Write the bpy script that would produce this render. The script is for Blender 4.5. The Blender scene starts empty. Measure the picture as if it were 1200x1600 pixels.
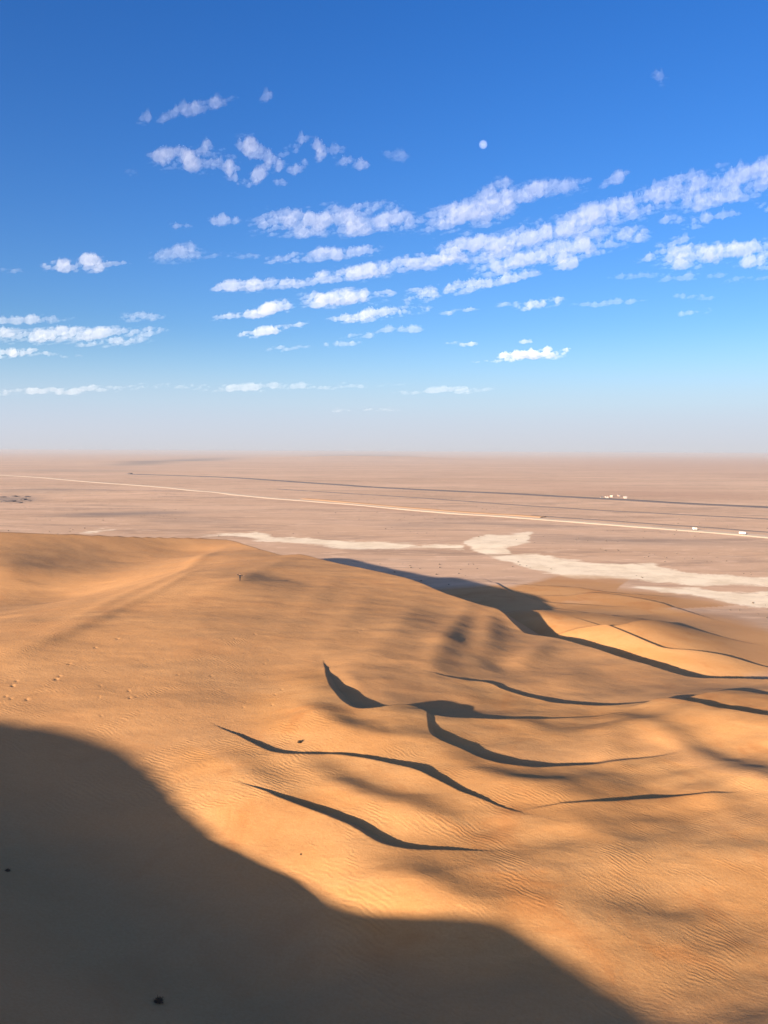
import bpy, bmesh, math, random
import numpy as np
from mathutils import Vector, Matrix

# ----------------------------------------------------------------------------
# camera, sky, sun, exposure
# ----------------------------------------------------------------------------
scene = bpy.context.scene
COL = scene.collection
CAMZ = 58.0                    # eye height above the gravel plain
FPX = 1209.0                   # focal length in pixels of a 1200 x 1600 frame
PITCH = math.radians(4.45)     # looking slightly down
ROLL = math.radians(0.28)
SUN_AZ = math.radians(37.0)    # direction the shadows fall, measured from straight ahead to the right
SUN_EL = math.radians(11.7)

cam_data = bpy.data.cameras.new('camera')
cam = bpy.data.objects.new('camera', cam_data)
COL.objects.link(cam)
cam_data.sensor_fit = 'VERTICAL'
cam_data.sensor_height = 36.0
cam_data.lens = 36.0 * FPX / 1600.0
cam_data.clip_start = 0.1
cam_data.clip_end = 400000.0
cam.location = (0, 0, CAMZ)
cam.rotation_euler = (Matrix.Rotation(math.pi / 2 - PITCH, 4, 'X') @ Matrix.Rotation(ROLL, 4, 'Z')).to_euler()
scene.camera = cam

LIGHT = np.array([math.sin(SUN_AZ) * math.cos(SUN_EL), math.cos(SUN_AZ) * math.cos(SUN_EL), -math.sin(SUN_EL)])
sun_data = bpy.data.lights.new('sun', 'SUN')
sun_data.energy = 5.0
sun_data.angle = math.radians(0.6)
sun_data.color = (1.0, 0.91, 0.78)
sun = bpy.data.objects.new('sun', sun_data)
COL.objects.link(sun)
sun.rotation_euler = Vector(LIGHT.tolist()).to_track_quat('-Z', 'Y').to_euler()
sun.location = (-200, -200, 300)

world = bpy.data.worlds.new('World')
scene.world = world
world.use_nodes = True
wn = world.node_tree.nodes; wl = world.node_tree.links
wn.clear()
w_out = wn.new('ShaderNodeOutputWorld')
w_bg = wn.new('ShaderNodeBackground')
sky = wn.new('ShaderNodeTexSky')
sky.sky_type = 'NISHITA'
sky.sun_disc = False
sky.sun_elevation = SUN_EL
sky.sun_rotation = math.atan2(-LIGHT[0], -LIGHT[1])
sky.altitude = 150
sky.air_density = 1.0
sky.dust_density = 1.6
sky.ozone_density = 3.4
w_hsv = wn.new('ShaderNodeHueSaturation')
w_hsv.inputs['Saturation'].default_value = 1.26
w_hsv.inputs['Hue'].default_value = 0.518
w_bg.inputs['Strength'].default_value = 0.067
# a layer of dust lying along the whole horizon
w_geo = wn.new('ShaderNodeNewGeometry')
w_sep = wn.new('ShaderNodeSeparateXYZ')
w_map = wn.new('ShaderNodeMapRange')
w_map.interpolation_type = 'SMOOTHERSTEP'
w_map.inputs['From Min'].default_value = 0.17
w_map.inputs['From Max'].default_value = 0.005
w_map.inputs['To Min'].default_value = 0.0
w_map.inputs['To Max'].default_value = 0.92
w_mix = wn.new('ShaderNodeMix'); w_mix.data_type = 'RGBA'
w_mix.inputs[7].default_value = (3.15, 3.35, 3.85, 1)
wl.new(w_geo.outputs['Incoming'], w_sep.inputs[0])
w_neg = wn.new('ShaderNodeMath'); w_neg.operation = 'MULTIPLY'; w_neg.inputs[1].default_value = -1
wl.new(w_sep.outputs['Z'], w_neg.inputs[0])
wl.new(w_neg.outputs[0], w_map.inputs['Value'])
wl.new(w_map.outputs[0], w_mix.inputs[0])
w_low = wn.new('ShaderNodeMapRange'); w_low.inputs['From Min'].default_value = 0.0; w_low.inputs['From Max'].default_value = 0.11
wl.new(w_neg.outputs[0], w_low.inputs['Value'])
w_dust = wn.new('ShaderNodeMix'); w_dust.data_type = 'RGBA'
w_dust.inputs[6].default_value = (3.25, 3.25, 3.5, 1); w_dust.inputs[7].default_value = (2.5, 3.5, 5.0, 1)
wl.new(w_low.outputs[0], w_dust.inputs[0]); wl.new(w_dust.outputs[2], w_mix.inputs[7])
wl.new(sky.outputs[0], w_hsv.inputs['Color'])
wl.new(w_hsv.outputs[0], w_mix.inputs[6])
wl.new(w_mix.outputs[2], w_bg.inputs['Color'])
wl.new(w_bg.outputs[0], w_out.inputs[0])

scene.view_settings.view_transform = 'Standard'
scene.view_settings.look = 'None'
scene.view_settings.gamma = 1.0
scene.view_settings.use_curve_mapping = False
scene.view_settings.exposure = 1.66
scene.render.engine = 'CYCLES'
scene.cycles.use_denoising = True
scene.cycles.max_bounces = 6
scene.cycles.transparent_max_bounces = 32
scene.cycles.volume_bounces = 1

random.seed(7)
RNG = np.random.default_rng(11)

# ----------------------------------------------------------------------------
# numeric helpers
# ----------------------------------------------------------------------------
CR = np.array(cam.rotation_euler.to_matrix())

def ray(px, py):
    """unit direction(s) through pixel(s) of the 1200 x 1600 frame"""
    px = np.asarray(px, float); py = np.asarray(py, float)
    d = np.stack([(px - 600) / FPX, -(py - 800) / FPX, -np.ones_like(px)], -1)
    d = d @ CR.T
    return d / np.linalg.norm(d, axis=-1, keepdims=True)

def at_drop(px, py, drop):
    """where the pixel's ray has fallen `drop` metres below the eye"""
    d = ray(px, py)
    t = drop / -d[..., 2]
    p = d * t[..., None]
    p[..., 2] += CAMZ
    return p

def hash2(ix, iy, seed):
    h = (ix.astype(np.int64) * 374761393 + iy.astype(np.int64) * 668265263 + seed * 1442695041) & 0x7fffffff
    h = ((h ^ (h >> 13)) * 1274126177) & 0x7fffffff
    h = h ^ (h >> 16)
    return (h & 0xffff) / 65535.0

def vnoise(x, y, seed=0):
    ix = np.floor(x); iy = np.floor(y)
    fx = x - ix; fy = y - iy
    fx = fx * fx * fx * (fx * (fx * 6 - 15) + 10); fy = fy * fy * fy * (fy * (fy * 6 - 15) + 10)
    a = hash2(ix, iy, seed); b = hash2(ix + 1, iy, seed)
    c = hash2(ix, iy + 1, seed); d = hash2(ix + 1, iy + 1, seed)
    return (a * (1 - fx) + b * fx) * (1 - fy) + (c * (1 - fx) + d * fx) * fy

def fbm(x, y, seed=0, octv=4, gain=0.5):
    s = 0.0; a = 1.0; n = 0.0
    for o in range(octv):
        s = s + a * (vnoise(x * 2 ** o + 17.3 * o, y * 2 ** o - 9.1 * o, seed + o) * 2 - 1)
        n += a; a *= gain
    return s / n

def smooth(e0, e1, x):
    t = np.clip((x - e0) / (e1 - e0), 0, 1)
    return t * t * (3 - 2 * t)

def catmull(P, n=8):
    P = np.asarray(P, float)
    Q = np.vstack([2 * P[0] - P[1], P, 2 * P[-1] - P[-2]])
    out = []
    for i in range(1, len(Q) - 2):
        p0, p1, p2, p3 = Q[i - 1], Q[i], Q[i + 1], Q[i + 2]
        for k in range(n):
            t = k / n
            out.append(0.5 * ((2 * p1) + (-p0 + p2) * t + (2 * p0 - 5 * p1 + 4 * p2 - p3) * t * t + (-p0 + 3 * p1 - 3 * p2 + p3) * t ** 3))
    out.append(Q[-2])
    return np.array(out)

def poly_dist(x, y, P, vals):
    """distance to polyline, side (+ = left of travel direction), interpolated values"""
    best = np.full(x.shape, 1e18); side = np.zeros(x.shape)
    outv = [np.zeros(x.shape) for _ in range(vals.shape[1])]
    for i in range(len(P) - 1):
        ax, ay = P[i, 0], P[i, 1]; dx, dy = P[i + 1, 0] - ax, P[i + 1, 1] - ay
        L2 = dx * dx + dy * dy + 1e-12
        t = np.clip(((x - ax) * dx + (y - ay) * dy) / L2, 0, 1)
        qx = x - ax - t * dx; qy = y - ay - t * dy
        d2 = qx * qx + qy * qy
        m = d2 < best
        best = np.where(m, d2, best)
        side = np.where(m, dx * (y - ay) - dy * (x - ax), side)
        for k in range(len(outv)):
            outv[k] = np.where(m, vals[i, k] + t * (vals[i + 1, k] - vals[i, k]), outv[k])
    return np.sqrt(best), np.sign(side), outv

# ----------------------------------------------------------------------------
# the shape of the land
# ----------------------------------------------------------------------------
# anchors (pixel x, pixel y, metres below the eye): the smooth body of the dune massif
ANCH = [
 # far rim and skyline
 (-300,815,28),(-120,823,30),(0,830,32),(100,834,34),(200,838,36.5),(280,840,38.5),(350,844,40.3),(380,851,40),(415,861,38.6),(440,867,37.4),(466,866,36.5),
 (520,879,36.6),(580,891,37.2),(640,905,38.2),(690,924,40),(740,940,41.8),(775,950,43.2),(800,972,45.7),(818,986,46.8),(870,996,48.0),(920,1011,49.0),(970,1027,50.0),(1010,1037,50.9),(1072,1056,52.6),
 # slope in front of the skyline
 (450,905,36.4),(530,920,37.5),(450,950,37.7),(450,1000,39.3),(600,950,39.5),(600,1000,40.8),(570,1060,42.2),(700,1000,42.6),(690,1050,44.2),(770,1040,47.2),(850,1060,48.6),(900,1045,49.6),(1000,1072,51.2),(375,906,34.2),(340,917,34.6),(420,887,35.2),(300,938,35.6),
 # hollow on the left behind the long streaked crest
 (0,940,45),(0,885,38.5),(200,880,42.5),(100,935,45.5),(100,882,40.5),(290,862,42.2),(-200,940,44),
]
FLANK = [
 # streaked crest
 (0,1012,30.6),(110,973,29.8),(190,932,29.6),(270,898,30.6),(322,868,34),(-200,1060,33),
 # broad lit flank
 (0,1060,34.5),(0,1130,37),(150,1000,31.8),(150,1080,36),(300,1000,32.4),(300,1100,38.5),
 (500,1060,39),(420,1100,40.5),
 # little dunes running down to the right
 (668,1130,46.5),(800,1100,53),(950,1105,57),(1100,1085,60.3),(1200,1085,61.5),
 (1200,1150,58.6),(1100,1150,57.3),(950,1150,54.6),(780,1150,51),(1200,1212,59),(1050,1212,57),(900,1215,54),(750,1215,50.5),(600,1200,47),(500,1200,44.5),(380,1150,41),(300,1200,43),
 (450,1260,46),(600,1290,49),(760,1280,52),(900,1300,54),(1100,1300,58.5),(1200,1300,60),
 (600,1380,49.5),(800,1400,52.5),(1000,1400,57),(1200,1400,60),(400,1340,46.5),(250,1250,43.5),(100,1200,42),(0,1250,43.5),
 (1000,1520,57),(1200,1560,60),(700,1500,53),(400,1450,51),(200,1380,48.5),(60,1330,46),(0,1350,45),
 (600,1600,53),(400,1550,52),(250,1500,49.5),(0,1440,43.5),(110,1505,46),(250,1590,48),(0,1600,38),(900,1600,54.5),
 # out of frame
 (1500,1100,63.5),(1500,1300,61),(1500,1600,58),(1350,1180,61),(-250,1050,33),(-250,1200,37),(-300,1400,33),(-600,900,34),(-700,1100,36),
]
def level(x, y, d):
    k = min(max((x - 250) / 350.0, 0), 1); k = k * k * (3 - 2 * k)
    k *= 1 - .85 * min(max((y - 1230) / 150.0, 0), 1)
    return (46 - .5 * k) + (d - 46) * (0.62 - 0.20 * k)
FLANK = [(x, y, level(x, y, d)) for x, y, d in FLANK]
ANCH = ANCH + FLANK
A = np.array(ANCH, float)
AP = at_drop(A[:, 0], A[:, 1], A[:, 2])
EXTRA = np.array([(0,0,14),(0,25,13),(30,10,10),(60,40,7),(-30,0,17),(0,-60,14),(-120,-60,20),(100,-50,5),(-200,60,22),(-300,0,15),(0,-250,5),(250,0,1),(-260,-220,12),(-350,250,25),(200,120,0.5)], float)
AP = np.vstack([AP, EXTRA])

SC = 100.0
def tps_fit(P, z, lam):
    n = len(P)
    d = np.linalg.norm(P[:, None] - P[None], axis=-1)
    K = np.where(d > 0, d * d * np.log(d + 1e-12), 0) + lam * np.eye(n)
    Q = np.hstack([np.ones((n, 1)), P])
    M = np.block([[K, Q], [Q.T, np.zeros((3, 3))]])
    return np.linalg.solve(M, np.concatenate([z, np.zeros(3)]))
TP = AP[:, :2] / SC
TW = tps_fit(TP, AP[:, 2], 0.004)

def massif(x, y):
    shp = x.shape
    x = x.ravel() / SC; y = y.ravel() / SC
    out = np.empty(x.shape)
    CH = 60000
    for i in range(0, len(x), CH):
        xs = x[i:i + CH, None]; ys = y[i:i + CH, None]
        d2 = (xs - TP[None, :, 0]) ** 2 + (ys - TP[None, :, 1]) ** 2
        out[i:i + CH] = (0.5 * d2 * np.log(d2 + 1e-20)) @ TW[:-3] + TW[-3] + TW[-2] * xs[:, 0] + TW[-1] * ys[:, 0]
    return out.reshape(shp)

def mound(x, y):
    """low sand bodies behind the skyline"""
    z = np.zeros(x.shape)
    for (qx, qy, qd, qh, sx, sy) in ((860, 962, 54, 2.4, 60, 36), (960, 990, 55, 2.0, 45, 32), (815, 968, 51, 3.5, 14, 18), (925, 990, 53, 2.4, 28, 20), (1010, 1018, 54, 2.0, 28, 18)):
        h = at_drop(np.array([float(qx)]), np.array([float(qy)]), qd)[0]
        z = z + qh * np.exp(-(((x - h[0]) / sx) ** 2 + ((y - h[1]) / sy) ** 2))
    return z

def floor_z(x, y):
    r = np.hypot(x, y)
    far = smooth(500, 2500, r)
    z = 0.7 * fbm(x / 170, y / 120, 3, 5, .55) * (1 - far) + 2.2 * fbm(x / 900, y / 900, 5, 3) * far
    z = z + mound(x, y)
    # low rise on the skyline
    h = at_drop(np.array([565.0]), np.array([717.0]), CAMZ)[0]
    hx = (x - h[0]) / 640.0; hy = (y - h[1]) / 900.0
    z = z + 36.0 * np.exp(-(hx * hx + hy * hy)) * (0.75 + 0.5 * fbm(x / 260, y / 260, 8, 3))
    for (qx, qy, qh, sx, sy) in ((270, 723, 9, 620, 220), (40, 771, 4, 120, 60), (150, 770, 3, 150, 40)):
        h = at_drop(np.array([float(qx)]), np.array([float(qy)]), CAMZ)[0]
        z = z + qh * np.exp(-(((x - h[0]) / sx) ** 2 + ((y - h[1]) / sy) ** 2))
    return z

def march(px, py, func, h):
    """ground point seen at pixels, on func(x,y)+h"""
    px = np.asarray(px, float); py = np.asarray(py, float); h = np.asarray(h, float)
    d = ray(px, py)
    t = np.exp(np.linspace(math.log(40), math.log(700), 420))
    X = d[:, None, 0] * t; Y = d[:, None, 1] * t; Z = CAMZ + d[:, None, 2] * t
    G = func(X, Y) + h[:, None]
    below = Z < G
    res = np.empty((len(px), 3))
    for i in range(len(px)):
        k = np.argmax(below[i]) if below[i].any() else len(t) - 1
        k = max(k, 1)
        a = (Z[i, k - 1] - G[i, k - 1]); b = (Z[i, k] - G[i, k])
        f = a / (a - b + 1e-9); f = min(max(f, 0), 1)
        tt = t[k - 1] + f * (t[k] - t[k - 1])
        res[i] = (d[i, 0] * tt, d[i, 1] * tt, CAMZ + d[i, 2] * tt)
    return res

# crests: lists of (pixel x, pixel y, height m), width of the windward side, lee slope; sharp lee lies beyond (upper side in the picture)
FRONT = [
 ([(508,1044,.05),(509,1054,.6),(515,1070,1.5),(530,1086,2.3),(548,1096,2.5),(568,1100,2.2),(595,1101,1.6),(625,1100,1.3),(650,1104,1.2),(668,1111,1.5),(700,1117,1.5),(740,1120,1.3),(790,1122,1.3),(850,1122,1.1),(900,1120,.7),(940,1117,.1)], 15, .62),
 ([(667,1108,.3),(668,1122,.5),(673,1140,.8),(688,1151,1.0),(720,1163,1.3),(770,1178,1.6),(830,1187,1.75),(880,1190,1.75),(935,1190,1.5),(985,1185,.8),(1010,1183,.1)], 15, .62),
 ([(370,1146,.05),(385,1153,.6),(410,1164,1.3),(440,1171,1.3),(480,1173,.9),(530,1174,1.0),(580,1181,1.4),(630,1190,1.6),(670,1203,1.8),(700,1216,1.7),(722,1226,1.0),(745,1234,.1)], 13, .62),
 ([(455,1185,.05),(480,1200,.7),(505,1214,1.1),(545,1230,1.7),(580,1241,1.7),(610,1249,1.7),(660,1264,1.5),(700,1280,.9),(740,1298,.05)], 12, -4.0),
 ([(420,1238,.05),(443,1248,.7),(480,1262,1.4),(520,1275,1.7),(550,1286,1.8),(575,1300,1.8),(600,1311,1.5),(632,1317,1.1),(665,1319,.6),(700,1319,.1)], 12, .62),
 ([(735,1063,.05),(752,1064,.3),(770,1068,.9),(790,1077,1.8),(830,1088,2.2),(870,1096,2.0),(920,1100,1.8),(960,1100,1.9),(1000,1095,1.7),(1040,1090,1.8),(1100,1100,2.9),(1150,1109,3.0),(1200,1117,3.0),(1260,1125,2.6),(1340,1140,.3)], 19, .62),
 ([(1030,1090,.1),(1045,1086,1.2),(1075,1080,2.0),(1120,1075,2.4),(1160,1077,2.3),(1200,1083,2.0),(1260,1090,1.0),(1320,1100,.1)], 16, .6),
 ([(880,1242,.05),(905,1242,.5),(950,1242,1.0),(1000,1240,1.4),(1040,1238,1.5),(1068,1236,1.1),(1100,1233,.2)], 13, .62),
 ([(990,1165,.1),(1040,1186,.8),(1080,1195,1.1),(1130,1206,1.3),(1190,1217,1.3),(1270,1230,.5)], 15, -4.5),
 ([(800,1276,.05),(830,1280,.8),(890,1282,1.0),(940,1281,.1)], 9, -2.5),
 ([(545,1382,.05),(590,1372,1.7),(640,1372,2.2),(680,1388,2.2),(720,1412,1.3),(750,1430,.05)], 10, -4.5),
 ([(660,1352,.05),(720,1356,1.6),(800,1358,1.9),(900,1356,2.0),(1000,1353,2.1),(1100,1350,1.8),(1200,1348,1.7),(1350,1345,.3)], 14, -5.0),
 ([(650,1240,.05),(700,1258,1.5),(780,1268,1.9),(860,1266,1.8),(940,1258,1.3),(1010,1256,.1)], 12, -6.0),
 ([(940,1290,.05),(1020,1300,.9),(1110,1296,1.3),(1200,1285,1.3),(1300,1280,.2)], 13, -5.0),
 ([(300,1165,.05),(350,1190,1.1),(400,1225,1.7),(440,1248,1.3),(470,1262,.05)], 12, -5.0),
 ([(780,1430,.05),(880,1440,.9),(1000,1458,1.2),(1120,1470,1.1),(1250,1480,.3)], 12, -5.0),
 ([(700,1180,.05),(760,1200,1.5),(830,1210,1.9),(900,1212,1.4),(960,1210,.05)], 10, -4.0),
 ([(420,1085,.05),(470,1105,1.3),(530,1130,2.0),(600,1145,2.1),(650,1150,1.4),(690,1158,.05)], 12, -4.5),
]
# soft ridges: (pixels with heights), half width, seen as light and dark flutes
SOFT = [
 ([(985,1128,.2),(965,1150,1.4),(945,1172,1.6),(935,1190,1.0),(928,1205,.1)], 5.0),
 ([(470,1060,.1),(488,1085,1.2),(500,1110,1.3),(505,1135,.2)], 6.0),
 ([(545,1052,.3),(552,1066,1.0),(556,1082,.3)], 3.2),
 ([(860,1080,.1),(880,1062,1.2),(905,1048,1.2),(930,1040,.2)], 5.0),
 ([(620,1215,.1),(650,1230,1.0),(700,1245,1.0),(740,1258,.2)], 5.0),
 ([(1090,1235,.2),(1110,1255,1.2),(1150,1280,1.2),(1200,1300,.4)], 6.0),
 ([(760,1130,.1),(800,1140,.9),(850,1150,.9),(900,1160,.1)], 5.0),
 ([(1080,1110,.2),(1060,1130,1.4),(1045,1150,1.2),(1035,1170,.1)], 6.0),
 ([(742,943,1.0),(722,962,1.5),(702,985,1.7),(688,1008,1.5),(675,1035,1.0),(665,1060,.1)], 4.4),
 ([(772,952,1.4),(767,972,1.9),(762,1000,1.8),(752,1028,1.2),(740,1050,.1)], 5.0),
 ([(868,996,.2),(845,1012,2.2),(815,1030,2.4),(790,1045,.1)], 4.2),
 ([(668,925,.3),(640,955,.6),(605,995,.6),(570,1030,.4),(540,1055,.1)], 5.0),
 ([(600,905,.3),(560,945,.4),(510,1000,.4),(470,1040,.1)], 5.0),
 ([(540,890,.2),(500,925,.4),(450,975,.35),(400,1020,.1)], 5.0),
 ([(466,867,.7),(430,880,.6),(400,891,.6),(376,904,.8),(345,917,.7),(300,935,.3),(250,955,.1)], 5.0),
 ([(360,851,.6),(322,866,.9),(270,897,.9),(190,930,.9),(110,973,.9),(40,1000,.8),(-60,1040,.5)], 5),
 ([(330,880,.1),(270,908,.7),(215,935,.7),(130,975,.7),(50,1008,.6),(-60,1050,.3)], 3.4),
 ([(960,1120,.1),(1010,1140,2.2),(1060,1162,2.8),(1120,1186,2.8),(1185,1212,2.0),(1260,1235,.2)], 7.0),
 ([(700,1340,.2),(850,1362,.9),(1000,1360,1.1),(1150,1352,1.0),(1300,1350,.4)], 8.0),
 ([(620,1330,.1),(700,1352,.6),(800,1354,.6),(900,1350,.1)], 5.0),
 ([(420,1190,.1),(480,1210,.5),(560,1262,.8),(640,1285,.8),(720,1300,.2)], 5.0),
 ([(760,1430,.1),(900,1450,.5),(1050,1480,.6),(1250,1500,.3)], 8.0),
 ([(1000,1560,.1),(1100,1540,.4),(1220,1520,.4)], 7.0),
]
# dunes on the plain beyond
BACK = [
 ([(935,986,.05),(955,991,.7),(990,1000,1.7),(1020,1010,2.0),(1045,1017,1.9),(1100,1018,2.4),(1140,1025,1.9),(1172,1038,.7),(1195,1046,.1)], 24, .62),
 ([(800,962,.5),(832,953,2.0),(870,954,2.6),(900,958,2.5),(935,962,1.9),(960,968,1.2),(985,974,.1)], 34, .55),
 ([(905,992,.1),(950,984,1.4),(978,980,1.9),(1010,973,2.6),(1040,974,2.2),(1075,985,.9),(1110,995,.1)], 24, .45),
 ([(775,915,.1),(792,923,1.7),(815,930,2.0),(840,938,1.9),(875,945,1.0),(900,950,.1)], 40, .6),
 ([(800,915,.1),(850,913,2.2),(900,915,2.6),(935,919,2.8),(962,926,1.6),(985,932,.1)], 45, .5),
 ([(860,955,.1),(912,957,1.6),(940,960,1.9),(960,963,1.2),(985,966,.1)], 30, .6),
 ([(880,938,.1),(930,930,1.6),(980,934,1.8),(1030,941,1.8),(1048,946,1.7),(1058,952,.6),(1070,957,.1)], 32, .6),
]

def build_crests(lst, func):
    out = []
    for item in lst:
        pts = np.array(item[0], float)
        pts[0, 2] = pts[-1, 2] = 0.0
        w = march(pts[:, 0], pts[:, 1], func, pts[:, 2] * (0.9 if len(item) > 2 else 0.42))
        C = catmull(np.column_stack([w[:, :2], pts[:, 2]]), 6)
        out.append((C[:, :2], np.maximum(C[:, 2:3], 0.0), item[1], item[2] if len(item) > 2 else None))
    return out

FR = build_crests(FRONT, massif)
SF = build_crests(SOFT, massif)
BK = build_crests(BACK, floor_z)

# skyline of the massif: everything beyond it falls away at the angle of repose
SKY = [(-700,800,25),(-300,815,28),(-120,823,30),(0,830,32),(100,834,34),(200,838,36.5),(280,840,38.5),(350,843,40.3),(380,850,40),(415,861,38.6),(440,867,37.4),(466,866,36.5),
       (520,879,36.6),(580,891,37.2),(640,905,38.2),(690,925,40),(740,941,41.8),(775,951,43.2),(800,974,45.7),(818,988,46.8),(870,997,48.0),(920,1011,49.0),(970,1027,50.0),(1010,1038,50.9),(1072,1057,52.6),(1150,1072,55),(1300,1090,57),(1700,1100,58)]
SKY = np.array(SKY, float)
SP = at_drop(SKY[:, 0], SKY[:, 1], SKY[:, 2])
SP = catmull(SP, 5)

FH, SH, BH, SWELL = 0.88, 0.36, 1.1, 0.4     # overall heights of the slip faces, soft flutes and far dunes

def resample(P, H, step):
    seg = np.hypot(*(P[1:] - P[:-1]).T); t = np.concatenate([[0], np.cumsum(seg)])
    n = max(int(t[-1] / step), 6)
    q = (np.arange(n) + .5) / n * t[-1]
    return np.column_stack([np.interp(q, t, P[:, 0]), np.interp(q, t, P[:, 1])]), np.interp(q, t, H[:, 0]), t[-1] / n

def crest_add(C, xs, ys, zacc, tn, scale, cut=True):
    P, H, W, slope = C
    H = H * scale
    sig = W * (.48 if slope is None else .52)
    pad = sig * 3.2 + 3
    sel = np.nonzero((xs > P[:, 0].min() - pad) & (xs < P[:, 0].max() + pad) & (ys > P[:, 1].min() - pad) & (ys < P[:, 1].max() + pad))[0]
    if not len(sel): return
    x = xs[sel]; y = ys[sel]
    # rounded body of the dune, laid along its crest line
    Q, hq, step = resample(P, H, max(sig / 3.5, .6))
    x32 = x.astype(np.float32); y32 = y.astype(np.float32)
    body = np.zeros(x.shape, np.float32); wide = np.zeros(x.shape, np.float32)
    k1 = step / (sig * math.sqrt(2 * math.pi)); c1 = np.float32(-.5 / sig ** 2)
    for i in range(len(Q)):
        if hq[i] <= 0: continue
        e = np.exp(((x32 - np.float32(Q[i, 0])) ** 2 + (y32 - np.float32(Q[i, 1])) ** 2) * c1)
        body += np.float32(hq[i] * k1) * e
    body = body.astype(float)
    if slope is None or not cut:
        zacc[sel] += body
        return
    # the far side is cut away: sharply to the angle of repose, or as a soft shoulder
    # (the cut runs on past both ends of the crest until the body has sunk away)
    ext = 1.5 * sig; ext0 = ext * (.5 if W < 16 and abs(P[3, 0] - P[0, 0]) < .5 * abs(P[3, 1] - P[0, 1]) else 1.0)
    t0 = P[0] - P[min(14, len(P) - 1)]; t0 = t0 / np.linalg.norm(t0); t1 = P[-1] - P[-min(5, len(P))]; t1 = t1 / np.linalg.norm(t1)
    PX_ = np.vstack([P[0] + t0 * ext0, P[0] + t0 * ext0 * .5, P, P[-1] + t1 * ext * .5, P[-1] + t1 * ext])
    EN = np.concatenate([[0.0, .5], np.ones(len(P)), [.5, 0.0]])[:, None]
    d, s, (end,) = poly_dist(x, y, PX_, EN)
    body = body * smooth(0, 1, end); end = 1.0
    if slope > 0:
        base = SWELL * body
        lee = np.maximum(body * (1 - SWELL * .0) - slope * end * d, np.minimum(base, body) * .45 * np.exp(-(d / W) ** 2))
    else:
        lee = body * np.exp(-(d / (-1.3 * slope)) ** 2 * 1.3 * end)
    g = np.where(s > 0, lee, body)
    zacc[sel] += g
    tn[sel] += np.where(s > 0, 0, g)

def front(x, y, tn=None, cut=True):
    """the dune massif with its crests and flutes, before the lee of its skyline is cut"""
    shp = x.shape
    xs = x.ravel(); ys = y.ravel()
    if tn is None: tn = np.zeros(xs.shape)
    m = massif(xs, ys)
    for C in FR: crest_add(C, xs, ys, m, tn, FH, cut)
    for C in SF: crest_add(C, xs, ys, m, tn, SH)
    ca, sa = math.cos(0.5), math.sin(0.5)
    u = xs * ca + ys * sa; v = -xs * sa + ys * ca
    m += (0.32 + 0.45 * smooth(-30, 10, xs) * (1 - .85 * smooth(140, 170, ys))) * fbm(u / 27, v / 10.5, 21, 3) + 0.07 * fbm(u / 6, v / 3, 31, 3)
    return m.reshape(shp)

# settle the crests: with every dune body in place, each crest line is laid again where the photograph shows it
for _ in range(2):
    px_all = np.concatenate([np.array(it[0], float) for it in FRONT])
    w_all = march(px_all[:, 0], px_all[:, 1], lambda x, y: front(x, y, None, False), np.zeros(len(px_all)))
    k0 = 0; new = []
    for it, C in zip(FRONT, FR):
        n0 = len(it[0]); pts = np.array(it[0], float); pts[0, 2] = pts[-1, 2] = 0
        R_ = catmull(np.column_stack([w_all[k0:k0 + n0, :2], pts[:, 2]]), 6); k0 += n0
        new.append((R_[:, :2], np.maximum(R_[:, 2:3], 0), C[2], C[3]))
    FR = new

# dune behind the camera whose shadow covers the foreground: its crest is found by following the sun back from the edge of the shadow
EDGE = [(-300,1130),(-120,1122),(0,1130),(90,1144),(160,1165),(205,1188),(250,1228),(300,1283),(345,1322),(400,1352),(460,1385),(520,1414),(570,1430),(640,1436),(720,1438),(775,1444),(808,1460),(850,1489),(900,1522),(950,1556),(1005,1602),(1090,1670),(1200,1760)]
EDGE = np.array(EDGE, float)
EP = march(EDGE[:, 0], EDGE[:, 1], front, np.zeros(len(EDGE)))
KL = np.linspace(120, 82, len(EDGE))
KP = EP - (LIGHT / math.cos(SUN_EL))[None] * KL[:, None]
KP = np.vstack([KP[0] + np.array([-60, 60, -6]), KP, KP[-1] + np.array([10, -9, -14.0]), KP[-1] + np.array([22, -22, -30.0])])
KP = catmull(KP, 5)

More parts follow.
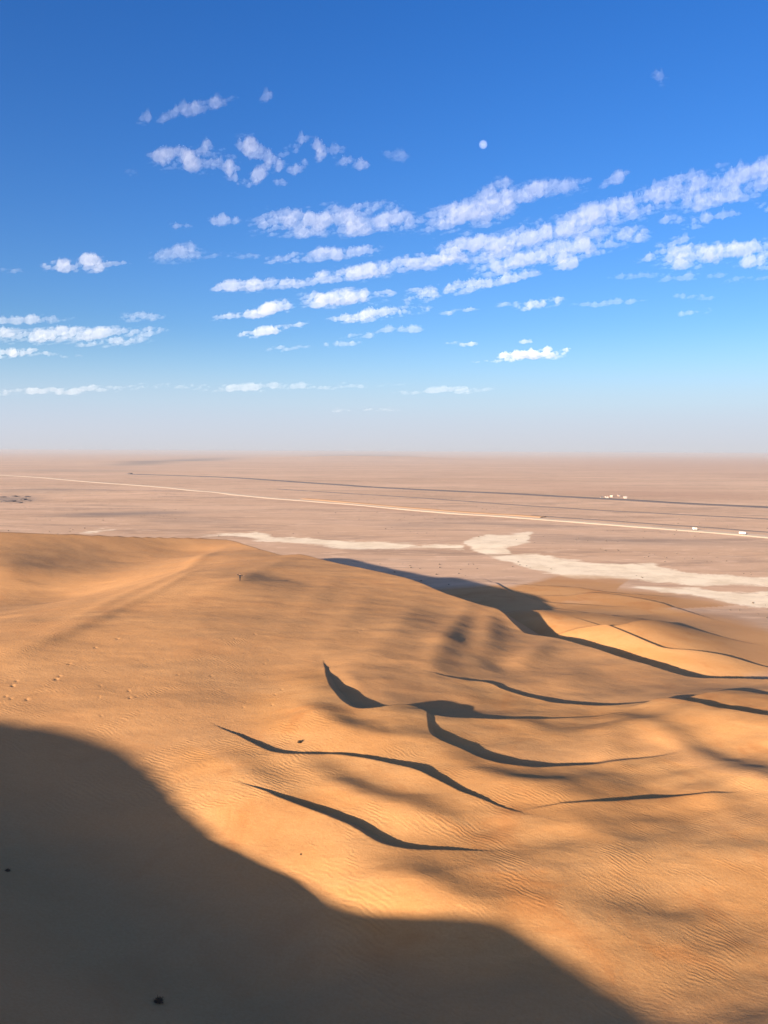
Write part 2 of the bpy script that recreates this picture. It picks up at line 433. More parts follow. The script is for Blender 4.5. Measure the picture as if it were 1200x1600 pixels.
def land(x, y):
    """height of the sand and plain, share of sand, windward tone"""
    z0 = floor_z(x, y)
    r = np.hypot(x, y)
    near = r < 750
    z = z0.copy(); sand = np.zeros(x.shape); tone = np.zeros(x.shape)
    xs = x[near]; ys = y[near]; f = z0[near]
    tn = np.zeros(xs.shape)
    m = front(xs, ys, tn)
    # lee side of the skyline
    d, s, (zc,) = poly_dist(xs, ys, SP, SP[:, 2:3])
    lee = s > 0
    mm = np.where(lee, np.minimum(m, zc + 0.3 - 0.60 * d), m)
    mm = np.where(lee & (d > 60), np.minimum(mm, -3), mm)
    # plain side with its own small dunes
    fz = f.copy(); tb = np.zeros(xs.shape)
    for C in BK: crest_add(C, xs, ys, fz, tb, BH)
    sandy = np.zeros(xs.shape)
    for C in BK:
        P, H, W, slope = C
        sel = (xs > P[:, 0].min() - 90) & (xs < P[:, 0].max() + 90) & (ys > P[:, 1].min() - 90) & (ys < P[:, 1].max() + 90)
        d2, s2, (h2,) = poly_dist(xs[sel], ys[sel], P, H)
        sandy[sel] = np.maximum(sandy[sel], np.clip(h2 / 1.6, 0.15, .8) * (1 - smooth(W * .4, W * 1.5, d2)))
    sandy = np.maximum(sandy, .85 * smooth(.15, 1.6, mound(xs, ys)))
    # dune behind the camera
    dk, sk, (zk,) = poly_dist(xs, ys, KP, KP[:, 2:3])
    mm = np.maximum(mm, zk + 0.25 - 0.60 * (np.sqrt(dk * dk + 4.0) - 2.0))
    k = 0.8
    hh = np.clip(0.5 + 0.5 * (mm - fz) / k, 0, 1)
    zz = fz * (1 - hh) + mm * hh + k * hh * (1 - hh) * np.where(lee, .3, 1.0)
    z[near] = zz
    sand[near] = np.maximum(smooth(-0.6, 1.6, mm - f), sandy) * (1 - smooth(560, 740, np.hypot(xs, ys)))
    tone[near] = np.clip(tn + tb, 0, 3)
    return z, sand, tone

# ----------------------------------------------------------------------------
# materials
# ----------------------------------------------------------------------------
def new_mat(name):
    m = bpy.data.materials.new(name); m.use_nodes = True
    nt = m.node_tree
    return m, nt, nt.nodes['Principled BSDF'], nt.nodes['Material Output']

def plain_mat(name, color, rough=0.8, metal=0.0, vary=0.15, scale=4.0):
    m, nt, b, o = new_mat(name)
    n = nt.nodes.new('ShaderNodeTexNoise'); n.inputs['Scale'].default_value = scale; n.inputs['Detail'].default_value = 4
    tc = nt.nodes.new('ShaderNodeTexCoord')
    nt.links.new(tc.outputs['Object'], n.inputs['Vector'])
    mx = nt.nodes.new('ShaderNodeMix'); mx.data_type = 'RGBA'
    mx.inputs[6].default_value = (*[c * (1 - vary) for c in color], 1)
    mx.inputs[7].default_value = (*[min(1, c * (1 + vary)) for c in color], 1)
    nt.links.new(n.outputs['Fac'], mx.inputs[0])
    nt.links.new(mx.outputs[2], b.inputs['Base Color'])
    b.inputs['Roughness'].default_value = rough
    b.inputs['Metallic'].default_value = metal
    b.inputs['Specular IOR Level'].default_value = 0.2
    return m

def ground_material():
    m, nt, b, o = new_mat('sand_and_gravel')
    N = nt.nodes; L = nt.links
    b.inputs['Roughness'].default_value = 0.95
    b.inputs['Specular IOR Level'].default_value = 0.08
    geo = N.new('ShaderNodeNewGeometry')
    def attr(n):
        a = N.new('ShaderNodeAttribute'); a.attribute_name = n; return a.outputs['Fac']
    def noise(scale, detail=5, rough=0.55, vec=None, dist=0.0):
        n = N.new('ShaderNodeTexNoise'); n.inputs['Scale'].default_value = scale
        n.inputs['Detail'].default_value = detail; n.inputs['Roughness'].default_value = rough
        n.inputs['Distortion'].default_value = dist
        L.new(vec or geo.outputs['Position'], n.inputs['Vector']); return n.outputs['Fac']
    def ramp(src, a, bb, lo=0.0, hi=1.0):
        r = N.new('ShaderNodeMapRange'); r.interpolation_type = 'SMOOTHSTEP'
        r.inputs['From Min'].default_value = a; r.inputs['From Max'].default_value = bb
        r.inputs['To Min'].default_value = lo; r.inputs['To Max'].default_value = hi
        L.new(src, r.inputs['Value']); return r.outputs[0]
    def math_(op, a, c):
        n = N.new('ShaderNodeMath'); n.operation = op
        for i, v in enumerate((a, c)):
            if isinstance(v, (int, float)): n.inputs[i].default_value = v
            else: L.new(v, n.inputs[i])
        return n.outputs[0]
    def mix(f, a, c):
        n = N.new('ShaderNodeMix'); n.data_type = 'RGBA'
        if isinstance(f, (int, float)): n.inputs[0].default_value = f
        else: L.new(f, n.inputs[0])
        for i, v in ((6, a), (7, c)):
            if isinstance(v, tuple): n.inputs[i].default_value = (*v, 1)
            else: L.new(v, n.inputs[i])
        return n.outputs[2]
    def mapping(scale, rotz=0.0):
        mp = N.new('ShaderNodeMapping'); mp.inputs['Scale'].default_value = scale; mp.inputs['Rotation'].default_value = (0, 0, rotz)
        L.new(geo.outputs['Position'], mp.inputs['Vector']); return mp.outputs[0]
    # sand: orange grains, paler coarse grains in the hollows, reddish smears
    flow = mapping((0.03, 0.075, 0.05), -0.5)
    n1 = ramp(noise(1.0, 5, .6, flow, 0.6), .38, .66)
    sand = mix(n1, SAND_A, SAND_B)
    sand = mix(ramp(noise(0.09, 5, .62, None, 0.8), .50, .72, 0, .55), sand, SAND_RED)
    tone = attr('tone')
    sand = mix(ramp(tone, 0.0, .9, .60, 0.0), sand, SAND_PALE)
    grain = noise(3.2, 3, .7)
    sand = mix(ramp(grain, .3, .7, 0, .30), sand, SAND_RED)
    # gravel plain
    wide = mapping((0.0011, 0.0052, 0.004), 0.07)
    p1 = ramp(noise(1.0, 7, .6, wide, 0.5), .34, .66)
    pl = mix(p1, PLAIN_A, PLAIN_B)
    mid = mapping((0.008, 0.03, 0.02), 0.1)
    pl = mix(ramp(noise(1.0, 8, .68, mid, 0.8), .46, .68, 0, .8), pl, PLAIN_C)
    fine = mapping((0.05, 0.12, 0.1), 0.1)
    pl = mix(ramp(noise(1.0, 8, .72, fine, .5), .50, .66, 0, .55), pl, PLAIN_D)
    pl = mix(attr('dark'), pl, PLAIN_DARK_SHADE)  # shade of low swells, and the far hill's dark tone, put into the colour
    pl = mix(attr('red'), pl, PLAIN_RED)
    # pale dry mud
    pn = math_('ADD', attr('pan'), math_('MULTIPLY', math_('SUBTRACT', noise(1.0, 8, .72, mapping((.03, .05, .04), .1), 0.8), .5), 4.6))
    pmask = ramp(pn, .15, .85)
    pan = mix(ramp(noise(.06, 6, .7), .4, .65), PAN_A, PAN_B)
    pl = mix(pmask, pl, pan)
    sm = math_('ADD', attr('sand'), math_('MULTIPLY', math_('SUBTRACT', noise(.06, 5, .6), .5), .5))
    smask = ramp(sm, .12, .8)
    col = mix(smask, pl, sand)
    L.new(col, b.inputs['Base Color'])
    # ripples and grain as fine relief
    w = N.new('ShaderNodeTexWave'); w.wave_type = 'BANDS'; w.bands_direction = 'Y'; w.wave_profile = 'SIN'
    w.inputs['Scale'].default_value = 0.5; w.inputs['Distortion'].default_value = 16.0
    w.inputs['Detail'].default_value = 3.0; w.inputs['Detail Scale'].default_value = 0.35; w.inputs['Detail Roughness'].default_value = .6
    L.new(mapping((1, 1, 1), 0.55), w.inputs['Vector'])
    rip = math_('MULTIPLY', w.outputs['Fac'], ramp(noise(.06, 5, .65, None, 1.5), .47, .68))
    gr = math_('ADD', math_('MULTIPLY', noise(2.2, 6, .75), 1.5), math_('MULTIPLY', noise(1.0, 5, .6, mapping((.16, .42, .3), -.5), .7), 2.6))
    peb = math_('MULTIPLY', noise(.35, 6, .75), math_('SUBTRACT', 1.0, smask))
    hgt = math_('ADD', math_('ADD', math_('MULTIPLY', rip, math_('MULTIPLY', smask, .75)), gr), math_('MULTIPLY', peb, 2.0))
    bp = N.new('ShaderNodeBump'); bp.inputs['Strength'].default_value = 0.55; bp.inputs['Distance'].default_value = 0.055
    L.new(hgt, bp.inputs['Height'])
    L.new(bp.outputs[0], b.inputs['Normal'])
    return m

SAND_A = (.52, .238, .078); SAND_B = (.58, .287, .104); SAND_RED = (.44, .158, .043); SAND_PALE = (.52, .262, .108)
PLAIN_A = (.55, .315, .175); PLAIN_B = (.67, .40, .235); PLAIN_C = (.37, .22, .13); PLAIN_D = (.80, .50, .31)
PLAIN_DARK_SHADE = (.21, .155, .12); PLAIN_RED = (.50, .27, .155); PAN_A = (.95, .72, .47); PAN_B = (.80, .58, .36)
GROUND = ground_material()

# ----------------------------------------------------------------------------
# ground mesh: one sheet from the camera dune to the horizon, parted into dunes and plain
# ----------------------------------------------------------------------------
az_f = np.arange(-30.0, 30.001, 0.074)
g = [30.0]; st = 0.085
while g[-1] < 179:
    st *= 1.06; g.append(g[-1] + min(st, 1.2))
g = np.array(g[1:]); g = g * (179.2 / g[-1]) if g[-1] > 179.2 else g
az = np.radians(np.concatenate([-g[::-1], az_f, g]))
rr = np.concatenate([[2.0], np.linspace(5, 30, 26)[:-1], np.exp(np.arange(math.log(30), math.log(62), 0.006)), np.exp(np.arange(math.log(62), math.log(270), 0.0025)), np.exp(np.arange(math.log(270), math.log(480), 0.006)),
                     np.exp(np.arange(math.log(480), math.log(1500), 0.009)), np.exp(np.arange(math.log(1500), math.log(90000), 0.026))])
NR, NA = len(rr), len(az)
RR, AZ = np.meshgrid(rr, az, indexing='ij')
GX = RR * np.sin(AZ); GY = RR * np.cos(AZ)
GZ, SAND, TONE = land(GX, GY)

# footprints and scuffs on the lit flank
def print_at(px, py, depth, rad):
    global GZ
    depth *= .6; rad *= .6
    p = march(np.array([px]), np.array([py]), massif, np.array([0.3]))[0]
    dd = np.hypot(GX - p[0], GY - p[1])
    GZ += np.where(dd < rad * 3, -depth * 1.2 * np.exp(-(dd / rad) ** 2), 0)
for q in [(20,1070,.3,.45),(26,1062,.2,.35),(9,1087,.22,.35),(17,1090,.22,.35),(42,1091,.26,.4),(88,1060,.3,.45),(93,1055,.2,.4),(108,1034,.2,.35),(157,1069,.18,.3),
          (155,1087,.16,.3),(201,1077,.2,.35),(203,1089,.2,.35),(213,1087,.14,.3),(278,1053,.18,.3),(149,1009,.28,.4),(184,995,.28,.4),(158,1116,.14,.3),(330,1055,.16,.35),
          (398,989,.18,.4),(367,996,.18,.35),(440,1085,.16,.35),(430,1093,.16,.35),(425,1110,.16,.35),(380,1107,.14,.3),(385,1100,.14,.3),(413,1036,.14,.3),(420,1030,.14,.3),(560,985,.15,.35),(566,981,.15,.35)]:
    print_at(*q)

# pale mud flats, dark streaks for the shade of low swells, reddish flats: painted as ground attributes in the shapes they have
def pix_of(x, y, z):
    v = np.stack([x, y, z - CAMZ], -1) @ CR
    return 600 + FPX * v[..., 0] / -v[..., 2], 800 - FPX * v[..., 1] / -v[..., 2]
def poly_signed(px, py, poly):
    poly = np.array(poly, float); n = len(poly)
    best = np.full(px.shape, 1e9); inside = np.zeros(px.shape, bool)
    for i in range(n):
        a = poly[i]; c = poly[(i + 1) % n]; d = c - a
        t = np.clip(((px - a[0]) * d[0] + (py - a[1]) * d[1]) / (d @ d), 0, 1)
        best = np.minimum(best, np.hypot((px - a[0] - t * d[0]) * .5, py - a[1] - t * d[1]))
        cr = ((a[1] > py) != (c[1] > py)) & (px < (c[0] - a[0]) * (py - a[1]) / (c[1] - a[1] + 1e-12) + a[0])
        inside ^= cr
    return np.where(inside, best, -best)
fz0 = np.zeros_like(GX)
PX, PY = pix_of(GX, np.maximum(GY, 1.0), fz0)
vis = (GY > 250) & (np.abs(AZ) < math.radians(31)) & (RR < 30000)
PAN = np.full(GX.shape, -2.0); DARK_SHADE = np.zeros(GX.shape); RED = np.zeros(GX.shape)
PANS = [
 [(722,846),(750,836),(790,834),(834,830),(826,846),(792,858),(800,866),(760,868),(735,858)],
 [(762,868),(800,866),(840,866),(890,874),(920,877),(1000,881),(1020,880),(1050,890),(1100,894),(1210,901),(1210,916),(1160,914),(1100,915),(1040,911),(990,906),(930,907),(900,905),(870,898),(840,893),(800,880)],
 [(978,918),(1005,915),(1050,918),(1090,917),(1120,922),(1210,930),(1210,952),(1170,948),(1130,940),(1080,930),(1030,925)],
 [(1150,928),(1210,922),(1210,931),(1170,934)],
 [(290,836),(345,833),(400,831),(430,838),(500,841),(560,845),(610,849),(725,852),(725,859),(620,858),(560,858),(510,855),(450,848),(410,846),(380,840),(330,838)],
 [(124,832),(150,827),(184,824),(182,828),(150,832)], [(60,838),(125,836),(168,838),(120,840)],
 [(545,846),(640,852),(700,855),(640,858),(560,854)],
]
pv = PAN[vis]
for P in PANS: pv = np.maximum(pv, np.clip(poly_signed(PX[vis], PY[vis], P) / 4.5, -2, 1.2) + .30)
PAN[vis] = pv
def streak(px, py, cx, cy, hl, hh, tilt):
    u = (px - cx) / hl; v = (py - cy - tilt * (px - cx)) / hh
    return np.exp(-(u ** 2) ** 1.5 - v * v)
dv = DARK_SHADE[vis]; rv = RED[vis]
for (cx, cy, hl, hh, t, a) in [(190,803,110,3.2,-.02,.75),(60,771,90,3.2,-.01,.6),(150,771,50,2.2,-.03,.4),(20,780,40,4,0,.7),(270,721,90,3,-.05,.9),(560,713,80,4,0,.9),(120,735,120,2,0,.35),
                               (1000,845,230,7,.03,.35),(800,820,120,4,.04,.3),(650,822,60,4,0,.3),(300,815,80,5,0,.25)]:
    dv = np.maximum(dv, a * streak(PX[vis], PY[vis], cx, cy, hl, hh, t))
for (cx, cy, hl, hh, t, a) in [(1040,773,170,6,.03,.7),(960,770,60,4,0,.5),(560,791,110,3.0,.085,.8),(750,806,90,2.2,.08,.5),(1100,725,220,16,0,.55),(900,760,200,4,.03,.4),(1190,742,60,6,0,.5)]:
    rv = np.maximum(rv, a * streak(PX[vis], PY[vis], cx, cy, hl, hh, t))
DARK_SHADE[vis] = dv; RED[vis] = rv

idx = np.arange(NR * NA).reshape(NR, NA)
quads = np.stack([idx[:-1, :-1], idx[:-1, 1:], idx[1:, 1:], idx[1:, :-1]], -1).reshape(-1, 4)
close = np.stack([idx[:-1, -1], idx[:-1, 0], idx[1:, 0], idx[1:, -1]], -1)
quads = np.vstack([quads, close])[:, ::-1]
V = np.stack([GX, GY, GZ], -1).reshape(-1, 3)
fan_c = len(V)
V = np.vstack([V, [[0, 0, GZ[0].mean()]]])
# smooth vertex normals of the whole sheet, so the seam between dunes and plain does not show
e1 = V[quads[:, 2]] - V[quads[:, 0]]; e2 = V[quads[:, 3]] - V[quads[:, 1]]
fn = np.cross(e1, e2)
VN = np.zeros_like(V)
for k in range(4):
    for c in range(3):
        VN[:, c] += np.bincount(quads[:, k], fn[:, c], minlength=len(V))
VN[fan_c] = (0, 0, 1)
VN /= np.linalg.norm(VN, axis=1, keepdims=True) + 1e-20
at_sand = np.append(SAND.ravel(), 1); at_tone = np.append(TONE.ravel(), 0); at_pan = np.append(PAN.ravel(), -2); at_dark = np.append(DARK_SHADE.ravel(), 0); at_red = np.append(RED.ravel(), 0)

def sheet(name, faces, fan=None):
    used = np.unique(faces.ravel())
    if fan is not None: used = np.unique(np.concatenate([used, fan.ravel()]))
    remap = np.zeros(len(V), np.int64); remap[used] = np.arange(len(used))
    fl = remap[faces]
    loops = fl.ravel(); starts = np.arange(len(fl)) * 4; tot = np.full(len(fl), 4)
    if fan is not None:
        ff = remap[fan]
        starts = np.concatenate([starts, len(loops) + np.arange(len(ff)) * 3]); tot = np.concatenate([tot, np.full(len(ff), 3)])
        loops = np.concatenate([loops, ff.ravel()])
    me = bpy.data.meshes.new(name)
    me.vertices.add(len(used)); me.vertices.foreach_set('co', V[used].astype(np.float32).ravel())
    me.loops.add(len(loops)); me.loops.foreach_set('vertex_index', loops.astype(np.int32))
    me.polygons.add(len(starts)); me.polygons.foreach_set('loop_start', starts.astype(np.int32))
    me.update(calc_edges=True)
    me.polygons.foreach_set('use_smooth', np.ones(len(starts), bool))
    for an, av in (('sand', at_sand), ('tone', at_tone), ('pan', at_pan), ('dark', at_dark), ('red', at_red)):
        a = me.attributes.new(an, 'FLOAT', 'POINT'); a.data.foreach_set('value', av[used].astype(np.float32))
    me.normals_split_custom_set_from_vertices(VN[used].astype(np.float32))
    me.materials.append(GROUND)
    o = bpy.data.objects.new(name, me); COL.objects.link(o)
    o['kind'] = 'structure'
    return o

fs = at_sand[quads].mean(1) > 0.42
fan = np.stack([np.full(NA, fan_c), np.roll(idx[0], -1), idx[0]], -1)
dunes = sheet('sand_dunes', quads[fs], fan)
dunes['label'] = 'orange wind-blown sand dunes filling the lower half of the picture'
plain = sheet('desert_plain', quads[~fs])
plain['label'] = 'flat brown gravel plain reaching to the hazy horizon'

# ----------------------------------------------------------------------------
# haze: dusty air over the plain
# ----------------------------------------------------------------------------
def closed_box(name, lo, hi):
    bm = bmesh.new(); bmesh.ops.create_cube(bm, size=1)
    for v in bm.verts: v.co = Vector([(lo[i] + hi[i]) / 2 + v.co[i] * (hi[i] - lo[i]) for i in range(3)])
    me = bpy.data.meshes.new(name); bm.to_mesh(me); bm.free()
    o = bpy.data.objects.new(name, me); COL.objects.link(o); return o
hz = closed_box('haze', (-92000, -92000, float(V[:, 2].min()) - 1.0), (92000, 92000, max(CAMZ, float(V[:, 2].max())) + 3.0))
hm = bpy.data.materials.new('dusty_air'); hm.use_nodes = True
hm.node_tree.nodes.clear()
ho = hm.node_tree.nodes.new('ShaderNodeOutputMaterial'); hv = hm.node_tree.nodes.new('ShaderNodeVolumePrincipled')
hv.inputs['Color'].default_value = (.40, .39, .41, 1)
hv.inputs['Density'].default_value = 0.00013
hv.inputs['Anisotropy'].default_value = 0.0
hm.node_tree.links.new(hv.outputs[0], ho.inputs['Volume'])
hz.data.materials.append(hm)
hz['kind'] = 'stuff'; hz['label'] = 'thin dusty haze over the plain, thickest at the horizon'; hz['category'] = 'haze'

# ----------------------------------------------------------------------------
# clouds: lens-thin broken sheets of altocumulus, each a closed body that tapers to nothing at its ragged edge
# ----------------------------------------------------------------------------
def cloud_mat(name, dens):
    m = bpy.data.materials.new(name); m.use_nodes = True
    m.node_tree.nodes.clear()
    o = m.node_tree.nodes.new('ShaderNodeOutputMaterial'); v = m.node_tree.nodes.new('ShaderNodeVolumePrincipled')
    v.inputs['Color'].default_value = (.99, .99, .99, 1)
    v.inputs['Density'].default_value = dens
    v.inputs['Anisotropy'].default_value = 0.0
    m.node_tree.links.new(v.outputs[0], o.inputs['Volume'])
    return m
CLOUD = cloud_mat('cloud_vapour', 0.00115)
VEIL = cloud_mat('veil_vapour', 0.00012)
WISP = cloud_mat('wisp_vapour', 0.00055)
ALT = 3000.0

def make_cloud(blobs, label, seed, mat=None, thick=130.0, step=1.6, cut=0.40, sx=34, sy=7, tilt=0.20):
    b = np.array(blobs, float)
    pad = 14
    x0 = (b[:, 0] - b[:, 2] * 1.25).min() - pad; x1 = (b[:, 0] + b[:, 2] * 1.25).max() + pad
    ext = b[:, 3] * 1.6 + np.abs(b[:, 2] * np.tan(np.radians(b[:, 4])))
    y0 = (b[:, 1] - ext).min() - pad; y1 = (b[:, 1] + ext).max() + pad
    y1 = min(y1, 660)
    xs = np.arange(x0, x1, step); ys = np.arange(y0, y1, step * .8)
    X, Y = np.meshgrid(xs, ys)
    M = np.zeros(X.shape)
    wx = 7 * fbm(X / 40, Y / 16, seed + 50, 3); wy = 5 * fbm(X / 36, Y / 14, seed + 60, 3)
    for (cx, cy, hl, hh, tl, st) in blobs:
        t = math.radians(tl)
        dx = X + wx - cx; dy = -(Y + wy - cy)
        u = (dx * math.cos(t) + dy * math.sin(t)) / hl; v = (-dx * math.sin(t) + dy * math.cos(t)) / hh
        u = u / 1.12; v = v / 1.3
        M = np.maximum(M, st * np.exp(-(u ** 4) * .9 - v * v * 1.1))
    c, s_ = math.cos(tilt), math.sin(tilt)
    U = X * c - Y * s_; W_ = X * s_ + Y * c
    n = fbm(U / sx, W_ / sy, seed, 5, .58)
    n2 = fbm(U / 15, W_ / 4.5, seed + 9, 4, .6)
    n3 = fbm(U / 8, W_ / 2.4, seed + 19, 3, .6)
    t = M * (0.84 + 1.15 * n + 1.0 * n2 + 1.0 * n3) - cut * (0.45 + .55 * (1 - M))
    t = np.clip(t, 0, 1.1)
    t[0] = t[-1] = 0; t[:, 0] = t[:, -1] = 0
    d = ray(X, Y)
    k = (ALT - CAMZ) / d[..., 2]
    P = d * k[..., None]; P[..., 2] += CAMZ
    dist = np.linalg.norm(P, axis=-1)
    H = thick * t ** 1.9 * (dist / 10000.0) ** .5
    on = t > 0
    face = on[:-1, :-1] | on[1:, :-1] | on[:-1, 1:] | on[1:, 1:]
    fi, fj = np.nonzero(face)
    if not len(fi): return None
    nid = np.arange(X.size).reshape(X.shape)
    top = P.copy(); top[..., 2] += H * .62
    bot = P.copy(); bot[..., 2] -= H * .38
    bid = np.where(on, nid + X.size, nid)
    VV = np.vstack([top.reshape(-1, 3), bot.reshape(-1, 3)])
    ft = np.stack([nid[fi, fj], nid[fi, fj + 1], nid[fi + 1, fj + 1], nid[fi + 1, fj]], -1)
    fb = np.stack([bid[fi, fj], bid[fi + 1, fj], bid[fi + 1, fj + 1], bid[fi, fj + 1]], -1)
    F = np.vstack([ft, fb])
    used = np.unique(F); rm = np.zeros(len(VV), np.int64); rm[used] = np.arange(len(used))
    F = rm[F]; VV = VV[used]
    org = VV.mean(0)
    VV = VV - org
    me = bpy.data.meshes.new('cloud')
    me.vertices.add(len(VV)); me.vertices.foreach_set('co', VV.astype(np.float32).ravel())
    me.loops.add(F.size); me.loops.foreach_set('vertex_index', F.ravel().astype(np.int32))
    me.polygons.add(len(F)); me.polygons.foreach_set('loop_start', (np.arange(len(F)) * 4).astype(np.int32))
    me.update(calc_edges=True); me.validate()
    me.polygons.foreach_set('use_smooth', np.ones(len(me.polygons), bool))
    me.materials.append(mat or CLOUD)
    o = bpy.data.objects.new('cloud', me); COL.objects.link(o)
    o.location = org.tolist()
    o['label'] = label; o['category'] = 'cloud'; o['group'] = 'clouds drifting in the blue sky'
    return o

# blobs: centre x, y, half length, half height, tilt (deg, rising to the right), strength
CLOUDS = [
 ([(310,168,52,6,14,1.0),(268,179,22,5,25,.8),(345,162,18,6,5,.9),(228,187,13,6,20,.9)], 'thin white streak of cloud highest on the left side', {}),
 ([(415,153,10,4,25,.9)], 'tiny white tuft of cloud just right of the highest streak', {'cut':.3}),
 ([(285,250,46,16,-5,1.0),(318,240,22,14,60,.9),(352,258,24,18,-40,1.0),(375,280,22,8,-15,.9),(392,230,14,20,55,1.05),(408,240,26,8,-20,1.0),(412,268,34,10,28,1.05),(464,262,14,8,25,1.0),(437,285,12,5,0,.7),(448,235,22,7,15,.8),(482,221,18,6,5,.9),(515,238,24,9,15,1.05),(500,230,18,6,-25,.8),(553,256,24,7,-5,.95)], 'patch of small broken white puffs at upper left below the streak', {'sx':20,'sy':10,'cut':.46}),
 ([(615,244,22,7,-10,.75)], 'faint wisp of cloud left of the moon', {'mat':'W'}),
 ([(1029,123,9,9,55,1.0),(1036,124,9,4,0,.7)], 'tiny lone tuft of cloud at the upper right', {'cut':.3}),
 ([(490,345,90,20,4,1.0),(560,330,70,12,6,.9),(520,362,80,9,2,.9),(617,350,36,16,0,1.05),(440,352,40,14,5,.9)], 'broad rippled white cloud bank at the middle of the sky', {}),
 ([(730,335,70,20,10,1.0),(775,315,34,24,25,1.1),(830,300,50,13,10,1.05),(885,292,34,11,8,.95),(700,350,44,14,0,.8),(905,285,20,6,8,.7)], 'puffy white cloud rising to the right below the moon', {}),
 ([(960,280,24,5.5,28,1.0)], 'short slanting white cloudlet right of the puffy cloud', {'cut':.34}),
 ([(740,385,100,13,14,1.0),(830,370,110,16,16,1.1),(900,350,130,18,15,1.1),(960,330,130,16,14,1.05),(850,400,100,15,12,1.1),(800,410,60,12,10,1.0),(930,378,80,14,10,1.0),(1050,300,90,16,14,1.1),(1120,285,90,16,10,1.1),(1170,265,60,10,8,1.0),(1130,305,80,12,12,1.0),(1215,270,50,18,5,1.0),(680,398,60,7,8,.8)], 'long dense white cloud band sweeping up to the right edge', {'sx':34,'sy':7}),
 ([(1088,346,26,9,20,1.0),(1055,345,22,6,10,.8),(1140,335,24,5,5,.7),(1200,322,30,7,5,.8)], 'short white cloud scraps under the right end of the band', {}),
 ([(1070,395,70,8,8,.9),(1130,398,90,14,8,1.05),(1180,385,60,10,10,1.0),(1210,405,60,10,5,1.0),(1050,378,30,6,15,.8)], 'layered white cloud at the right edge below the band', {}),
 ([(1000,433,50,4,4,.8),(1090,432,60,4,4,.7),(1180,437,50,4,4,.8)], 'thin stretched cloud line low at the right edge', {'mat':'W','sx':40,'sy':5}),
 ([(500,400,80,8,4,1.05),(420,405,40,4,2,.7),(560,392,40,6,4,.9)], 'narrow white cloud strip under the rippled bank', {'sx':34,'sy':6}),
 ([(390,447,50,8,5,1.0),(480,440,70,7,6,.9),(560,427,80,10,9,1.05),(640,415,80,9,8,1.0),(720,408,50,6,6,.8)], 'long thin white cloud strip in the middle of the sky', {'sx':36,'sy':6}),
 ([(530,466,56,12,2,1.05),(590,460,30,7,5,.8)], 'oval white cloud below the long thin strip', {}),
 ([(660,458,30,11,15,1.1),(710,450,50,8,8,1.0),(770,441,40,5,12,.9),(820,430,40,4,10,.8),(890,413,26,4,12,.9)], 'chain of small white clouds below the dense band', {}),
 ([(420,484,36,10,15,1.0),(375,492,50,5,10,.8)], 'small slanting cloud streak left of the oval cloud', {'sx':32}),
 ([(590,492,70,7,8,1.0),(560,500,50,5,5,.8),(640,485,40,4,8,.8)], 'flat double cloud streak below the oval cloud', {'sx':34,'sy':5}),
 ([(410,520,34,5,8,.95),(440,512,40,4,8,.7)], 'thin low cloud streak left of centre', {'sx':30,'sy':5}),
 ([(600,520,60,3.5,8,.8),(535,538,26,4,4,.95),(640,514,24,3,6,.8),(455,545,40,4,4,.6)], 'faint low cloud dashes near the middle', {'mat':'W','cut':.3,'sx':30,'sy':4}),
 ([(840,475,36,6,8,1.0),(715,488,28,3.5,4,.8),(790,478,20,3,2,.5)], 'small low cloud dash right of centre', {'cut':.36}),
 ([(830,553,50,6,5,1.0),(795,560,30,5,5,.8),(870,548,18,6,10,.9),(760,565,30,3,3,.6),(720,537,26,3,3,.6),(820,535,10,3,5,.7)], 'lowest white cloud streak right of centre near the horizon', {}),
 ([(960,473,60,3,5,.7),(1085,465,30,3.5,0,.7),(1082,488,26,4,8,.7)], 'faint cloud dashes low on the right', {'mat':'W','cut':.3,'sx':30,'sy':4}),
 ([(120,416,46,9,2,1.05),(135,408,22,8,20,1.0),(170,412,30,5,8,.8)], 'small flat white cloud far left above the low banks', {}),
 ([(275,398,40,12,5,.9),(255,402,24,7,2,.9),(350,400,50,6,4,.55)], 'hazy little cloud between the far left cloud and the strips', {'mat':'W','cut':.34}),
 ([(285,353,16,4,0,.9)], 'tiny cloud fleck left of the rippled bank', {'cut':.36}),
 ([(353,347,26,5,-4,1.0)], 'little flat cloud fleck touching the left of the rippled bank', {'cut':.36}),
 ([(205,271,12,6,0,.6)], 'pale wisp left of the patch of broken puffs', {'mat':'W','cut':.25}),
 ([(20,424,22,4,0,.6)], 'pale wisp at the left edge level with the far left cloud', {'mat':'W','cut':.25}),
 ([(40,500,70,4,1,.95),(110,524,110,10,2,1.0),(60,520,80,6,2,.9),(200,518,60,6,3,.9),(225,495,36,7,5,.75),(170,535,60,6,2,.8),(-30,520,50,7,2,.9)], 'low hazy cloud bank at the left edge', {'mat':'W','sx':38,'sy':5}),
 ([(15,554,44,5,3,1.0),(80,555,40,3,0,.6)], 'thin low cloud streak at the left edge under the bank', {'mat':'W','sx':34,'sy':5}),
 ([(80,610,100,4,2,.8),(260,604,120,4,1,.7),(430,606,120,4,2,.9),(560,603,60,2.5,2,.6),(690,611,70,3,2,.8),(570,640,50,3,2,.5)], 'long faint grey cloud streaks just above the horizon dust', {'mat':'V','sx':60,'sy':4,'cut':.25}),
]
for i, (bl, lab, kw) in enumerate(CLOUDS):
    kw = dict(kw)
    kw['mat'] = {'W': WISP, 'V': VEIL, None: CLOUD}[kw.get('mat')]
    make_cloud(bl, lab, 100 + 13 * i, **kw)

